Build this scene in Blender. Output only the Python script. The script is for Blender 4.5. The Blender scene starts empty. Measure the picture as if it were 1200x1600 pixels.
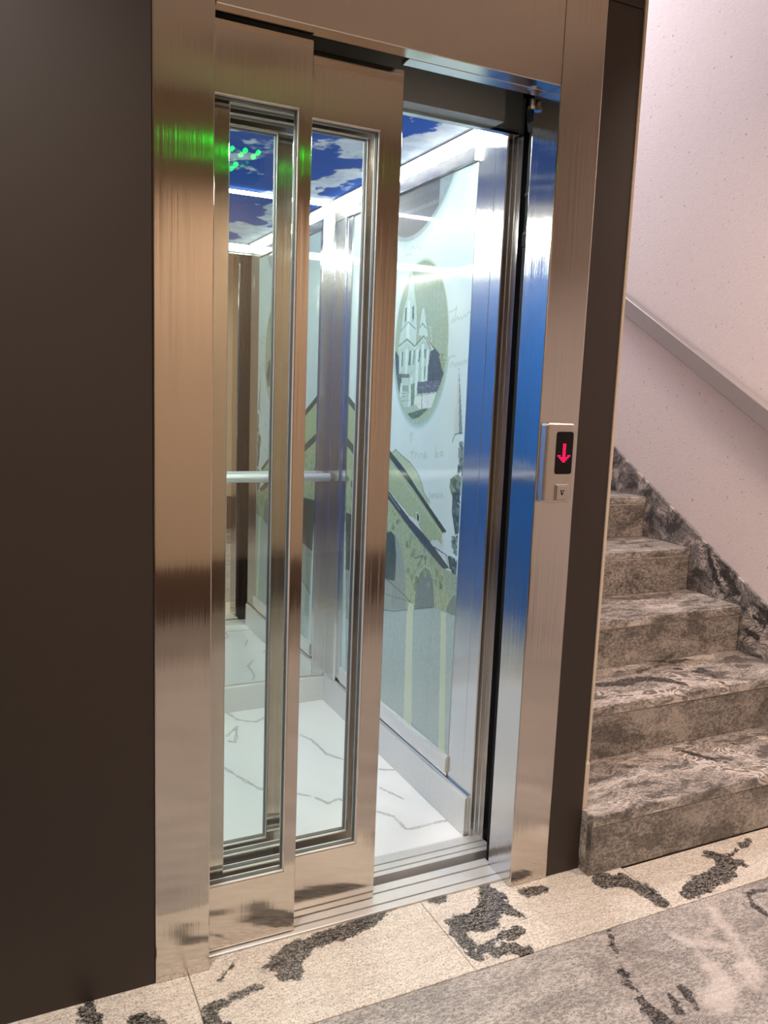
import bpy, bmesh, math, random
import numpy as np
from mathutils import Matrix, Vector

S = bpy.context.scene
COL = S.collection

# ------------------------------------------------------------------ camera, world, light, exposure
CAM_F = 1271.0                                   # focal length in pixels of the 1200 x 1600 frame
cam_d = bpy.data.cameras.new('camera')
cam = bpy.data.objects.new('camera', cam_d)
COL.objects.link(cam)
cam_d.sensor_fit = 'AUTO'
cam_d.sensor_width = 36.0
cam_d.lens = CAM_F * 36.0 / 1600.0
cam_d.clip_start = 0.02
YAW, PITCH, ROLL = 0.4510, -0.1465, 0.0377
_d = Vector((math.sin(YAW) * math.cos(PITCH), math.cos(YAW) * math.cos(PITCH), math.sin(PITCH)))
_r = _d.cross(Vector((0, 0, 1))).normalized()
_u = _r.cross(_d)
_r2 = math.cos(ROLL) * _r + math.sin(ROLL) * _u
_u2 = -math.sin(ROLL) * _r + math.cos(ROLL) * _u
M = Matrix((_r2, _u2, -_d)).transposed().to_4x4()
M.translation = Vector((-0.4013, -1.6366, 1.2897))
cam.matrix_world = M
S.camera = cam

world = bpy.data.worlds.new('world')
S.world = world
world.use_nodes = True
world.node_tree.nodes['Background'].inputs[0].default_value = (0.9, 0.78, 0.68, 1)
world.node_tree.nodes['Background'].inputs[1].default_value = 0.02

def area_light(name, loc, target, size, power, color, spread=180):
    l = bpy.data.lights.new(name, 'AREA')
    l.shape = 'DISK'
    l.size = size
    l.energy = power
    l.spread = math.radians(spread)          # narrowed cone keeps the lamps from mirroring in the steel
    l.color = color
    o = bpy.data.objects.new(name, l)
    COL.objects.link(o)
    o.location = loc
    o.rotation_euler = (Vector(target) - Vector(loc)).to_track_quat('-Z', 'Y').to_euler()
    return o

WARM = (1.0, 0.86, 0.75)
area_light('landing_lamp_light', (-0.57, -0.72, 2.62), (-0.5, -0.80, 0), 0.34, 21, (1.0, 0.90, 0.82), 120)
area_light('landing_lamp_light', (1.70, -0.72, 2.62), (2.19, 0.15, 0.7), 0.34, 19, (1.0, 0.78, 0.64), 110)
area_light('landing_lamp_light', (0.75, -2.10, 2.62), (0.75, -2.12, 0), 0.34, 26, WARM, 130)  # added lamp: brightens the wall mirrored in the steel, and the risers
area_light('stairwell_lamp_light', (1.5, 2.3, 4.1), (1.5, 1.6, 0), 0.6, 52, (0.95, 0.96, 1.0))

vs = S.view_settings
S.display_settings.display_device = 'sRGB'
vs.view_transform = 'Standard'
vs.look = 'None'
vs.exposure = 0.0
vs.gamma = 1.0
vs.use_curve_mapping = False
S.cycles.max_bounces = 14
S.cycles.glossy_bounces = 8
S.cycles.diffuse_bounces = 5
S.cycles.transparent_max_bounces = 20
S.cycles.caustics_reflective = True
S.cycles.sample_clamp_indirect = 6.0
S.cycles.use_denoising = True
CABIN_LED = 225.0

# ------------------------------------------------------------------ helpers
def lin(c):
    out = []
    for v in c[:3]:
        v = v / 255.0
        out.append(v / 12.92 if v <= 0.04045 else ((v + 0.055) / 1.055) ** 2.4)
    return (out[0], out[1], out[2], 1.0)

ORG = {}
def org(p):
    return ORG.get(p.name, Vector((0, 0, 0))) if p else Vector((0, 0, 0))

def link(o, parent):
    COL.objects.link(o)
    if parent:
        o.parent = parent
    return o

def empty(name, loc, label=None, cat=None, group=None, kind=None, parent=None):
    o = bpy.data.objects.new(name, None)
    o.empty_display_size = 0.1
    o.location = Vector(loc) - org(parent)
    link(o, parent)
    ORG[o.name] = Vector(loc)
    return tag(o, label, cat, group, kind)

def tag(o, label=None, cat=None, group=None, kind=None):
    if label: o['label'] = label
    if cat: o['category'] = cat
    if group: o['group'] = group
    if kind: o['kind'] = kind
    return o

def obj(name, bm, mat, parent=None, at=None, label=None, smooth=False):
    """link a bmesh (world coordinates) as one mesh object whose origin is AT (or its parent's origin)"""
    base = Vector(at) if at is not None else org(parent)
    bmesh.ops.recalc_face_normals(bm, faces=bm.faces)
    if base.length > 0:
        bmesh.ops.translate(bm, verts=bm.verts, vec=-base)
    me = bpy.data.meshes.new(name)
    bm.to_mesh(me)
    bm.free()
    for m in (mat if isinstance(mat, (list, tuple)) else [mat]):
        me.materials.append(m)
    if smooth:
        me.polygons.foreach_set('use_smooth', [True] * len(me.polygons))
    o = bpy.data.objects.new(name, me)
    o.location = base - org(parent)
    link(o, parent)
    ORG[o.name] = base
    if label: o['label'] = label
    return o

def struct(name, bm, mat, parent=None):
    o = obj(name, bm, mat, parent)
    o['kind'] = 'structure'
    return o

def B(*boxes, bev=0.0, seg=1):
    """bmesh of axis-aligned boxes (x0,x1,y0,y1,z0,z1), edges bevelled by BEV"""
    bm = bmesh.new()
    for x0, x1, y0, y1, z0, z1 in boxes:
        vs_ = [bm.verts.new((x, y, z)) for z in (z0, z1) for y in (y0, y1) for x in (x0, x1)]
        for f in ((0, 2, 3, 1), (4, 5, 7, 6), (0, 1, 5, 4), (2, 6, 7, 3), (0, 4, 6, 2), (1, 3, 7, 5)):
            bm.faces.new([vs_[i] for i in f])
    if bev > 0:
        bmesh.ops.bevel(bm, geom=list(bm.edges), offset=bev, segments=seg, affect='EDGES', profile=0.5)
    return bm

def prism(pts, axis, a0, a1, bev=0.0):
    """closed polygon PTS in the plane normal to AXIS, extruded from a0 to a1"""
    bm = bmesh.new()
    def P(p, a):
        return (a, p[0], p[1]) if axis == 0 else (p[0], a, p[1]) if axis == 1 else (p[0], p[1], a)
    lo = [bm.verts.new(P(p, a0)) for p in pts]
    hi = [bm.verts.new(P(p, a1)) for p in pts]
    n = len(pts)
    bm.faces.new(lo)
    bm.faces.new(hi[::-1])
    for i in range(n):
        bm.faces.new((lo[i], lo[(i + 1) % n], hi[(i + 1) % n], hi[i]))
    if bev > 0:
        bmesh.ops.recalc_face_normals(bm, faces=bm.faces)
        bmesh.ops.bevel(bm, geom=list(bm.edges), offset=bev, segments=1, affect='EDGES', profile=0.5)
    return bm

def ring(x0, x1, z0, z1, hx0, hx1, hz0, hz1, y0, y1, bev=0.0012):
    """a rectangular frame with a rectangular hole, lying in the XZ plane"""
    bm = bmesh.new()
    def loop(a, b, c, d, y):
        return [bm.verts.new(p) for p in ((a, y, c), (b, y, c), (b, y, d), (a, y, d))]
    of, inf = loop(x0, x1, z0, z1, y0), loop(hx0, hx1, hz0, hz1, y0)
    ob, inb = loop(x0, x1, z0, z1, y1), loop(hx0, hx1, hz0, hz1, y1)
    for i in range(4):
        j = (i + 1) % 4
        bm.faces.new((of[i], of[j], inf[j], inf[i]))
        bm.faces.new((ob[i], inb[i], inb[j], ob[j]))
        bm.faces.new((of[i], ob[i], ob[j], of[j]))
        bm.faces.new((inf[i], inf[j], inb[j], inb[i]))
    if bev > 0:
        bmesh.ops.recalc_face_normals(bm, faces=bm.faces)
        sharp = [e for e in bm.edges if len(e.link_faces) == 2 and e.calc_face_angle(0) > 0.5]
        bmesh.ops.bevel(bm, geom=sharp, offset=bev, segments=1, affect='EDGES', profile=0.5)
    return bm

def tube(p0, p1, r, n=20, caps=True):
    bm = bmesh.new()
    p0, p1 = Vector(p0), Vector(p1)
    d = (p1 - p0).normalized()
    a = d.orthogonal().normalized()
    b = d.cross(a)
    rings = []
    for p in (p0, p1):
        rings.append([bm.verts.new(p + r * (math.cos(2 * math.pi * i / n) * a + math.sin(2 * math.pi * i / n) * b)) for i in range(n)])
    for i in range(n):
        bm.faces.new((rings[0][i], rings[0][(i + 1) % n], rings[1][(i + 1) % n], rings[1][i]))
    if caps:
        bm.faces.new(rings[0][::-1])
        bm.faces.new(rings[1])
    return bm

def join(*bms):
    out = bmesh.new()
    for b in bms:
        me = bpy.data.meshes.new('tmp')
        b.to_mesh(me)
        b.free()
        out.from_mesh(me)
        bpy.data.meshes.remove(me)
    return out

# ------------------------------------------------------------------ materials
def new_mat(name):
    m = bpy.data.materials.new(name)
    m.use_nodes = True
    nt = m.node_tree
    nt.nodes.clear()
    out = nt.nodes.new('ShaderNodeOutputMaterial')
    return m, nt, out

def node(nt, kind, **kw):
    n = nt.nodes.new(kind)
    for k, v in kw.items():
        if k.startswith('_'):
            setattr(n, k[1:], v)
    return n

def setin(nt, n, name, v):
    s = n.inputs[name]
    if hasattr(v, 'is_output') or isinstance(v, bpy.types.NodeSocket):
        nt.links.new(v, s)
    else:
        s.default_value = v

def math_n(nt, op, a, b=None, clamp=False):
    n = nt.nodes.new('ShaderNodeMath')
    n.operation = op
    n.use_clamp = clamp
    setin(nt, n, 0, a)
    if b is not None:
        setin(nt, n, 1, b)
    return n.outputs[0]

def smooth_n(nt, v, a, b):
    n = nt.nodes.new('ShaderNodeMapRange')
    n.interpolation_type = 'SMOOTHSTEP'
    setin(nt, n, 'Value', v)
    n.inputs['From Min'].default_value = a
    n.inputs['From Max'].default_value = b
    return n.outputs[0]

def mix_n(nt, fac, a, b):
    n = nt.nodes.new('ShaderNodeMix')
    n.data_type = 'RGBA'
    setin(nt, n, 0, fac)
    setin(nt, n, 6, a)
    setin(nt, n, 7, b)
    return n.outputs[2]

def noise_n(nt, vec, scale, detail=3.0, rough=0.55, dist=0.0):
    n = nt.nodes.new('ShaderNodeTexNoise')
    n.inputs['Scale'].default_value = scale
    n.inputs['Detail'].default_value = detail
    n.inputs['Roughness'].default_value = rough
    n.inputs['Distortion'].default_value = dist
    nt.links.new(vec, n.inputs['Vector'])
    return n

def mapped(nt, vec, scale=(1, 1, 1), rot=(0, 0, 0), loc=(0, 0, 0)):
    n = nt.nodes.new('ShaderNodeMapping')
    n.inputs['Scale'].default_value = scale
    n.inputs['Rotation'].default_value = rot
    n.inputs['Location'].default_value = loc
    nt.links.new(vec, n.inputs['Vector'])
    return n.outputs[0]

def pos_n(nt):
    return nt.nodes.new('ShaderNodeNewGeometry').outputs['Position']

def attr_n(nt, name):
    n = nt.nodes.new('ShaderNodeAttribute')
    n.attribute_name = name
    return n

def bsdf(nt, out, color, rough=0.5, metal=0.0, **kw):
    p = nt.nodes.new('ShaderNodeBsdfPrincipled')
    setin(nt, p, 'Base Color', color)
    setin(nt, p, 'Roughness', rough)
    setin(nt, p, 'Metallic', metal)
    for k, v in kw.items():
        setin(nt, p, k.replace('_', ' '), v)
    nt.links.new(p.outputs[0], out.inputs[0])
    return p

def plain(name, color, rough=0.5, metal=0.0, bump=None, **kw):
    m, nt, out = new_mat(name)
    p = bsdf(nt, out, color, rough, metal, **kw)
    pos = pos_n(nt)
    n = noise_n(nt, pos, 60, 3)
    a = tuple(c * 0.94 for c in color[:3]) + (1,)
    b = tuple(min(1, c * 1.05) for c in color[:3]) + (1,)
    nt.links.new(mix_n(nt, n.outputs[0], a, b), p.inputs['Base Color'])
    if bump:
        bn = nt.nodes.new('ShaderNodeBump')
        bn.inputs['Strength'].default_value = bump[1]
        bn.inputs['Distance'].default_value = bump[2]
        nn = noise_n(nt, pos, bump[0], 4)
        nt.links.new(nn.outputs[0], bn.inputs['Height'])
        nt.links.new(bn.outputs[0], p.inputs['Normal'])
    return m

def steel(name, color, rough, aniso, grain=0.06, scratch=0.5):
    """stainless steel with an upright grain: highlights spread sideways"""
    m, nt, out = new_mat(name)
    g = nt.nodes.new('ShaderNodeNewGeometry')
    x = nt.nodes.new('ShaderNodeVectorMath')
    x.operation = 'CROSS_PRODUCT'
    nt.links.new(g.outputs['Normal'], x.inputs[0])
    x.inputs[1].default_value = (0.02, 0.03, 1)
    lines = noise_n(nt, mapped(nt, g.outputs['Position'], (900, 900, 3)), 1.0, 2)
    cloud = noise_n(nt, mapped(nt, g.outputs['Position'], (2, 2, 1.2)), 1.0, 2)
    a = tuple(c * (1 - grain) for c in color[:3]) + (1,)
    b = tuple(min(1, c * (1 + grain)) for c in color[:3]) + (1,)
    colr = mix_n(nt, lines.outputs[0], a, b)
    r = math_n(nt, 'ADD', math_n(nt, 'MULTIPLY', cloud.outputs[0], 0.03), rough - 0.015)
    p = bsdf(nt, out, colr, r, 1.0, Anisotropic=aniso)
    nt.links.new(x.outputs[0], p.inputs['Tangent'])
    # the scratches of the grain tilt the surface sideways only
    tn = nt.nodes.new('ShaderNodeVectorMath')
    tn.operation = 'NORMALIZE'
    nt.links.new(x.outputs[0], tn.inputs[0])
    fine = noise_n(nt, mapped(nt, g.outputs['Position'], (1300, 1300, 2)), 1.0, 1)
    k = math_n(nt, 'MULTIPLY', math_n(nt, 'SUBTRACT', fine.outputs[0], 0.5), scratch)
    sc = nt.nodes.new('ShaderNodeVectorMath')
    sc.operation = 'SCALE'
    nt.links.new(tn.outputs[0], sc.inputs[0])
    nt.links.new(k, sc.inputs['Scale'])
    ad = nt.nodes.new('ShaderNodeVectorMath')
    ad.operation = 'ADD'
    nt.links.new(g.outputs['Normal'], ad.inputs[0])
    nt.links.new(sc.outputs[0], ad.inputs[1])
    nm = nt.nodes.new('ShaderNodeVectorMath')
    nm.operation = 'NORMALIZE'
    nt.links.new(ad.outputs[0], nm.inputs[0])
    nt.links.new(nm.outputs[0], p.inputs['Normal'])
    return m

def emis(name, color, strength):
    m, nt, out = new_mat(name)
    e = nt.nodes.new('ShaderNodeEmission')
    e.inputs[0].default_value = color
    e.inputs[1].default_value = strength
    nt.links.new(e.outputs[0], out.inputs[0])
    return m

def clear_glass(name, tint, refl=1.0):
    m, nt, out = new_mat(name)
    t = nt.nodes.new('ShaderNodeBsdfTransparent')
    t.inputs[0].default_value = tint
    g = nt.nodes.new('ShaderNodeBsdfGlossy')
    g.inputs['Roughness'].default_value = 0.0
    f = nt.nodes.new('ShaderNodeFresnel')
    gg = nt.nodes.new('ShaderNodeNewGeometry')
    # the same reflectance on both faces of the thin pane
    ior = math_n(nt, 'SUBTRACT', 1.5, math_n(nt, 'MULTIPLY', gg.outputs['Backfacing'], 1.5 - 1 / 1.5))
    nt.links.new(ior, f.inputs[0])
    mx = nt.nodes.new('ShaderNodeMixShader')
    nt.links.new(math_n(nt, 'MULTIPLY', f.outputs[0], refl), mx.inputs[0])
    nt.links.new(t.outputs[0], mx.inputs[1])
    nt.links.new(g.outputs[0], mx.inputs[2])
    nt.links.new(mx.outputs[0], out.inputs[0])
    return m

def granite(name, base, grain, dark, pale, streak, rough=0.32, rot=0.5, speck=0.55, streak_dark=None, warp=1.2, sx=9.0, fold_k=0.75):
    """polished gneiss: fine grains, long streaks, and the slab's own dark veins and pale bands (attributes 'vein' and 'pale', in metres)"""
    m, nt, out = new_mat(name)
    pos = pos_n(nt)
    grains = noise_n(nt, pos, 210, 3, 0.75)
    coarse = noise_n(nt, mapped(nt, pos, (1, 2.4, 1.7), (0.2, 0.1, rot)), 70, 4, 0.7)
    cloud = noise_n(nt, pos, 6, 4, 0.6)
    w = noise_n(nt, pos, 3.0, 3, 0.5)
    wv = nt.nodes.new('ShaderNodeVectorMath')
    wv.operation = 'MULTIPLY_ADD'
    nt.links.new(w.outputs['Color'], wv.inputs[0])
    wv.inputs[1].default_value = (0.16 * warp,) * 3
    nt.links.new(pos, wv.inputs[2])
    st = noise_n(nt, mapped(nt, wv.outputs[0], (2.2, sx * 2.2, sx * 2.2), (0.1, 0.15, rot)), 2.0, 6, 0.66)
    col = mix_n(nt, smooth_n(nt, coarse.outputs[0], 0.40, 0.60), base, grain)
    col = mix_n(nt, math_n(nt, 'MULTIPLY', smooth_n(nt, st.outputs[0], 0.50, 0.60), streak), col, streak_dark or dark)
    col = mix_n(nt, math_n(nt, 'MULTIPLY', smooth_n(nt, st.outputs[0], 0.46, 0.38), streak * 0.8), col, pale)
    col = mix_n(nt, math_n(nt, 'MULTIPLY', smooth_n(nt, grains.outputs[0], 0.53, 0.62), speck), col, dark)
    col = mix_n(nt, math_n(nt, 'MULTIPLY', smooth_n(nt, grains.outputs[0], 0.45, 0.36), speck * 0.5), col, pale)
    col = mix_n(nt, math_n(nt, 'MULTIPLY', smooth_n(nt, cloud.outputs[0], 0.4, 0.7), 0.22), col, grain)
    rag = math_n(nt, 'ADD', math_n(nt, 'MULTIPLY', math_n(nt, 'SUBTRACT', noise_n(nt, pos, 36, 6, 0.72).outputs[0], 0.5), 0.060),
                 math_n(nt, 'MULTIPLY', math_n(nt, 'SUBTRACT', noise_n(nt, pos, 11, 2).outputs[0], 0.5), 0.045))
    # folded zones: contour lines of a warped noise alternate pale and dark
    fold = noise_n(nt, mapped(nt, wv.outputs[0], (3, 7, 7), (0, 0, rot)), 1.6, 2.5, 0.5, 1.6)
    lines = math_n(nt, 'SINE', math_n(nt, 'MULTIPLY', fold.outputs[0], 58.0))
    fcol = mix_n(nt, smooth_n(nt, lines, -0.2, 0.5), pale, mix_n(nt, 0.6, streak_dark or dark, grain))
    fcol = mix_n(nt, math_n(nt, 'MULTIPLY', smooth_n(nt, coarse.outputs[0], 0.42, 0.6), 0.35), fcol, grain)
    pb = math_n(nt, 'ADD', attr_n(nt, 'pale').outputs['Fac'], rag)
    col = mix_n(nt, math_n(nt, 'MULTIPLY', smooth_n(nt, pb, 0.010, -0.012), fold_k), col, fcol)
    if fold_k == 0.0:
        col = mix_n(nt, math_n(nt, 'MULTIPLY', smooth_n(nt, pb, 0.012, -0.016), 0.5), col, pale)
    v = math_n(nt, 'ADD', attr_n(nt, 'vein').outputs['Fac'], rag)
    fleck = math_n(nt, 'MULTIPLY', smooth_n(nt, grains.outputs[0], 0.56, 0.44), smooth_n(nt, coarse.outputs[0], 0.40, 0.56))
    vcol = mix_n(nt, math_n(nt, 'MULTIPLY', fleck, 0.42), lin((34, 33, 34)), base)
    col = mix_n(nt, smooth_n(nt, v, 0.002, -0.004), col, vcol)
    p = bsdf(nt, out, col, math_n(nt, 'ADD', math_n(nt, 'MULTIPLY', coarse.outputs[0], 0.16), rough - 0.08))
    bn = nt.nodes.new('ShaderNodeBump')
    bn.inputs['Strength'].default_value = 0.12
    bn.inputs['Distance'].default_value = 0.001
    nt.links.new(grains.outputs[0], bn.inputs['Height'])
    nt.links.new(bn.outputs[0], p.inputs['Normal'])
    return m

M_STEEL = steel('brushed_steel', (0.62, 0.575, 0.525, 1), 0.125, 0.97, 0.035, 0.36)
M_STEEL_CAR = steel('cabin_steel', (0.68, 0.68, 0.67, 1), 0.20, 0.95, 0.05, 0.3)
M_ALU = plain('sill_aluminium', (0.80, 0.79, 0.77, 1), 0.36, 0.5)
M_BRIGHT = plain('polished_steel', (0.78, 0.78, 0.77, 1), 0.16, 1.0)
M_RAILM = plain('satin_steel', (0.90, 0.90, 0.88, 1), 0.30, 0.55)
M_DARK_CLAD = plain('dark_cladding', lin((47, 37, 30)), 0.55, 0.0, bump=(700, 0.08, 0.0006))
M_CREAM = plain('cream_edge', lin((205, 190, 170)), 0.5)
M_BLACK = plain('black_rubber', lin((11, 11, 12)), 0.7, Specular_IOR_Level=0.15)
M_GASKET = plain('grey_rubber', lin((96, 96, 92)), 0.5)
M_HOUSING = plain('satin_steel_warm', (0.58, 0.53, 0.475, 1), 0.36, 1.0)
M_BEAD = plain('glazing_bead_steel', (0.80, 0.80, 0.76, 1), 0.45, 0.3)
M_SKIRT = plain('satin_skirting_steel', (0.86, 0.86, 0.82, 1), 0.30, 0.35)
M_SHAFT = plain('shaft_dark', lin((40, 42, 42)), 0.8)
M_EDGE = plain('ceiling_edge_grey', lin((58, 60, 62)), 0.6)
M_FASCIA = plain('fascia_dark', lin((150, 158, 158)), 0.45, 0.0)
M_GLASS = clear_glass('door_glass', (0.972, 0.988, 0.980, 1))
M_GLASS_CAR = clear_glass('cabin_door_glass', (0.975, 0.99, 0.98, 1), 0.12)
M_MIRROR = plain('mirror', (0.86, 0.90, 0.885, 1), 0.0, 1.0)
M_LED = emis('led_strip', (1.0, 0.99, 0.90, 1), CABIN_LED)
M_LED_LEFT = emis('led_strip_left', (1.0, 0.99, 0.92, 1), CABIN_LED * 0.36)
M_LED_LOW = emis('led_strip_low', (0.97, 1.0, 0.95, 1), CABIN_LED * 0.10)
M_GREEN = emis('green_led', (0.001, 1.0, 0.03, 1), 36.0)
M_RED = emis('red_led', (1.0, 0.012, 0.09, 1), 2.0)
M_SCREEN = plain('display_black', lin((12, 8, 10)), 0.35, Specular_IOR_Level=0.25)
M_BLUE = plain('blue_glass', (0.008, 0.115, 0.46, 1), 0.35, 0.0)
def plaster():
    m = plain('white_plaster', lin((224, 215, 216)), 0.85, 0.0, bump=(160, 0.35, 0.004))
    nt = m.node_tree
    p = [n for n in nt.nodes if n.type == 'BSDF_PRINCIPLED'][0]
    src = p.inputs['Base Color'].links[0].from_socket
    sp = noise_n(nt, pos_n(nt), 75, 1, 0.4)
    nt.links.new(mix_n(nt, math_n(nt, 'MULTIPLY', smooth_n(nt, sp.outputs[0], 0.725, 0.77), 0.5), src, lin((120, 108, 104))), p.inputs['Base Color'])
    return m
M_WALL = plaster()
M_BEIGE = plain('beige_plaster', lin((196, 172, 146)), 0.85, 0.0, bump=(160, 0.2, 0.003))
M_BROWN = plain('brown_wood', lin((88, 64, 48)), 0.5)
M_CEIL = plain('ceiling_paint', lin((226, 216, 206)), 0.9)
M_RAIL = plain('grey_rail_paint', lin((150, 143, 143)), 0.4)
M_GROUT = plain('grout', lin((150, 138, 125)), 0.9)

G_LIGHT = granite('granite_light', lin((232, 225, 215)), lin((206, 195, 183)), lin((56, 52, 50)), lin((244, 238, 228)), 0.10, 0.30, 0.5, 0.66)
G_FIELD = granite('granite_field', lin((190, 184, 180)), lin((140, 134, 130)), lin((52, 49, 49)), lin((226, 216, 210)), 0.36, 0.34, 0.95, 0.7, lin((98, 92, 91)), 1.4, 4.0, 0.0)
G_STAIR = granite('granite_stair', lin((186, 178, 171)), lin((126, 118, 112)), lin((44, 41, 41)), lin((226, 215, 206)), 0.8, 0.34, 0.35, 0.55, lin((66, 61, 60)), 1.8, 4.0)
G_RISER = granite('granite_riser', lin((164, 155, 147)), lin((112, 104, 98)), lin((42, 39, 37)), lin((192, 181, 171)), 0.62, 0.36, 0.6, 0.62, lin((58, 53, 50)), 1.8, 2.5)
G_STRING = granite('granite_stringer', lin((150, 147, 147)), lin((98, 96, 97)), lin((32, 31, 33)), lin((222, 213, 205)), 0.8, 0.34, 0.9, 0.5, lin((40, 39, 43)), 2.4, 4.0)

def marble():
    m, nt, out = new_mat('white_marble')
    pos = pos_n(nt)
    v = attr_n(nt, 'vein').outputs['Fac']
    wob = math_n(nt, 'MULTIPLY', math_n(nt, 'SUBTRACT', noise_n(nt, pos, 30, 4, 0.6).outputs[0], 0.62), 0.022)
    d = math_n(nt, 'ABSOLUTE', math_n(nt, 'ADD', v, wob))
    fade = noise_n(nt, pos, 6, 2).outputs[0]
    k = math_n(nt, 'MULTIPLY', smooth_n(nt, d, 0.0050, 0.0003), smooth_n(nt, fade, 0.25, 0.45))
    soft = math_n(nt, 'MULTIPLY', smooth_n(nt, v, 0.06, 0.0), 0.10)
    col = mix_n(nt, math_n(nt, 'MULTIPLY', k, 0.62), lin((243, 244, 243)), lin((146, 146, 142)))
    col = mix_n(nt, soft, col, lin((190, 192, 190)))
    bsdf(nt, out, col, 0.12)
    return m
M_MARBLE = marble()

def sky_print():
    """ceiling picture, its brightness put in as glow: pale sky with deep blue ragged clouds"""
    m, nt, out = new_mat('sky_print')
    pos = pos_n(nt)
    n1 = noise_n(nt, mapped(nt, pos, (1.9, 1.5, 1), (0, 0, 0.4), (0.34, 0.2, 0)), 1.0, 7, 0.56, 0.15)
    n2 = noise_n(nt, pos, 14, 5, 0.6)
    col = mix_n(nt, smooth_n(nt, n2.outputs[0], 0.35, 0.7), lin((172, 190, 214)), lin((205, 216, 228)))
    deep = mix_n(nt, n2.outputs[0], lin((52, 84, 160)), lin((66, 102, 180)))
    col = mix_n(nt, smooth_n(nt, n1.outputs[0], 0.475, 0.495), col, deep)
    p = bsdf(nt, out, mix_n(nt, 0.95, col, (0, 0, 0, 1)), 0.9, Specular_IOR_Level=0.0)
    nt.links.new(col, p.inputs['Emission Color'])
    p.inputs['Emission Strength'].default_value = 0.66  # glow put in for the light on the print; base nearly black
    return m
M_SKY = sky_print()

def mural_mat():
    m, nt, out = new_mat('printed_glass')
    c = attr_n(nt, 'print').outputs['Color']
    bsdf(nt, out, c, 0.5, 0.0, Coat_Weight=1.0, Coat_Roughness=0.0, Coat_IOR=1.75)
    return m
M_MURAL = mural_mat()

# ------------------------------------------------------------------ slabs with veins
def seg_dist(P, segs):
    """signed distance of points P (n,2) to capsules (x0,y0,r0,x1,y1,r1)"""
    d = np.full(len(P), 0.3)
    for x0, y0, r0, x1, y1, r1 in segs:
        a = np.array((x0, y0)); b = np.array((x1, y1)); ab = b - a
        t = np.clip(((P - a) @ ab) / max(ab @ ab, 1e-9), 0, 1)
        d = np.minimum(d, np.linalg.norm(P - (a + t[:, None] * ab), axis=1) - (r0 + (r1 - r0) * t))
    return d

def path(pts):
    return [(p[0], p[1], p[2], q[0], q[1], q[2]) for p, q in zip(pts[:-1], pts[1:])]

def paths(list_):
    return [s for p in list_ for s in path(p)]

def slab(name, mat, parent, x0, x1, y0, y1, z0, z1, veins=(), pales=(), step=0.012, edge=0.0015):
    """a stone slab; its top is a grid fine enough to carry the slab's vein distances"""
    nx = max(1, int(round((x1 - x0) / step))); ny = max(1, int(round((y1 - y0) / step)))
    if not len(veins) and not len(pales):
        o = obj(name, B((x0, x1, y0, y1, z0, z1), bev=edge), mat, parent)
    else:
        bm = bmesh.new()
        e = edge
        X = [x0] + list(np.linspace(x0 + e, x1 - e, nx + 1)) + [x1]
        Y = [y0] + list(np.linspace(y0 + e, y1 - e, ny + 1)) + [y1]
        vv = {}
        for j, y in enumerate(Y):
            for i, x in enumerate(X):
                rim = i in (0, len(X) - 1) or j in (0, len(Y) - 1)
                vv[i, j] = bm.verts.new((x, y, z1 - e if rim else z1))
        for j in range(len(Y) - 1):
            for i in range(len(X) - 1):
                bm.faces.new((vv[i, j], vv[i + 1, j], vv[i + 1, j + 1], vv[i, j + 1]))
        # skirt down to the underside
        loop = [(i, 0) for i in range(len(X))] + [(len(X) - 1, j) for j in range(1, len(Y))] + [(i, len(Y) - 1) for i in range(len(X) - 2, -1, -1)] + [(0, j) for j in range(len(Y) - 2, 0, -1)]
        low = [bm.verts.new((vv[k].co.x, vv[k].co.y, z0)) for k in loop]
        n = len(loop)
        for k in range(n):
            bm.faces.new((vv[loop[k]], low[k], low[(k + 1) % n], vv[loop[(k + 1) % n]]))
        bm.faces.new(low)
        o = obj(name, bm, mat, parent)
    put_veins(o, veins, pales, (0, 1))
    return o

def put_veins(o, veins, pales, axes):
    me = o.data
    co = np.empty(len(me.vertices) * 3, np.float32)
    me.vertices.foreach_get('co', co)
    P = co.reshape(-1, 3) + np.array(ORG[o.name], np.float32)
    P = P[:, list(axes)].astype(float)
    for nm, segs in (('vein', veins), ('pale', pales)):
        a = me.attributes.new(nm, 'FLOAT', 'POINT')
        a.data.foreach_set('value', seg_dist(P, segs).astype(np.float32))

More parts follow.
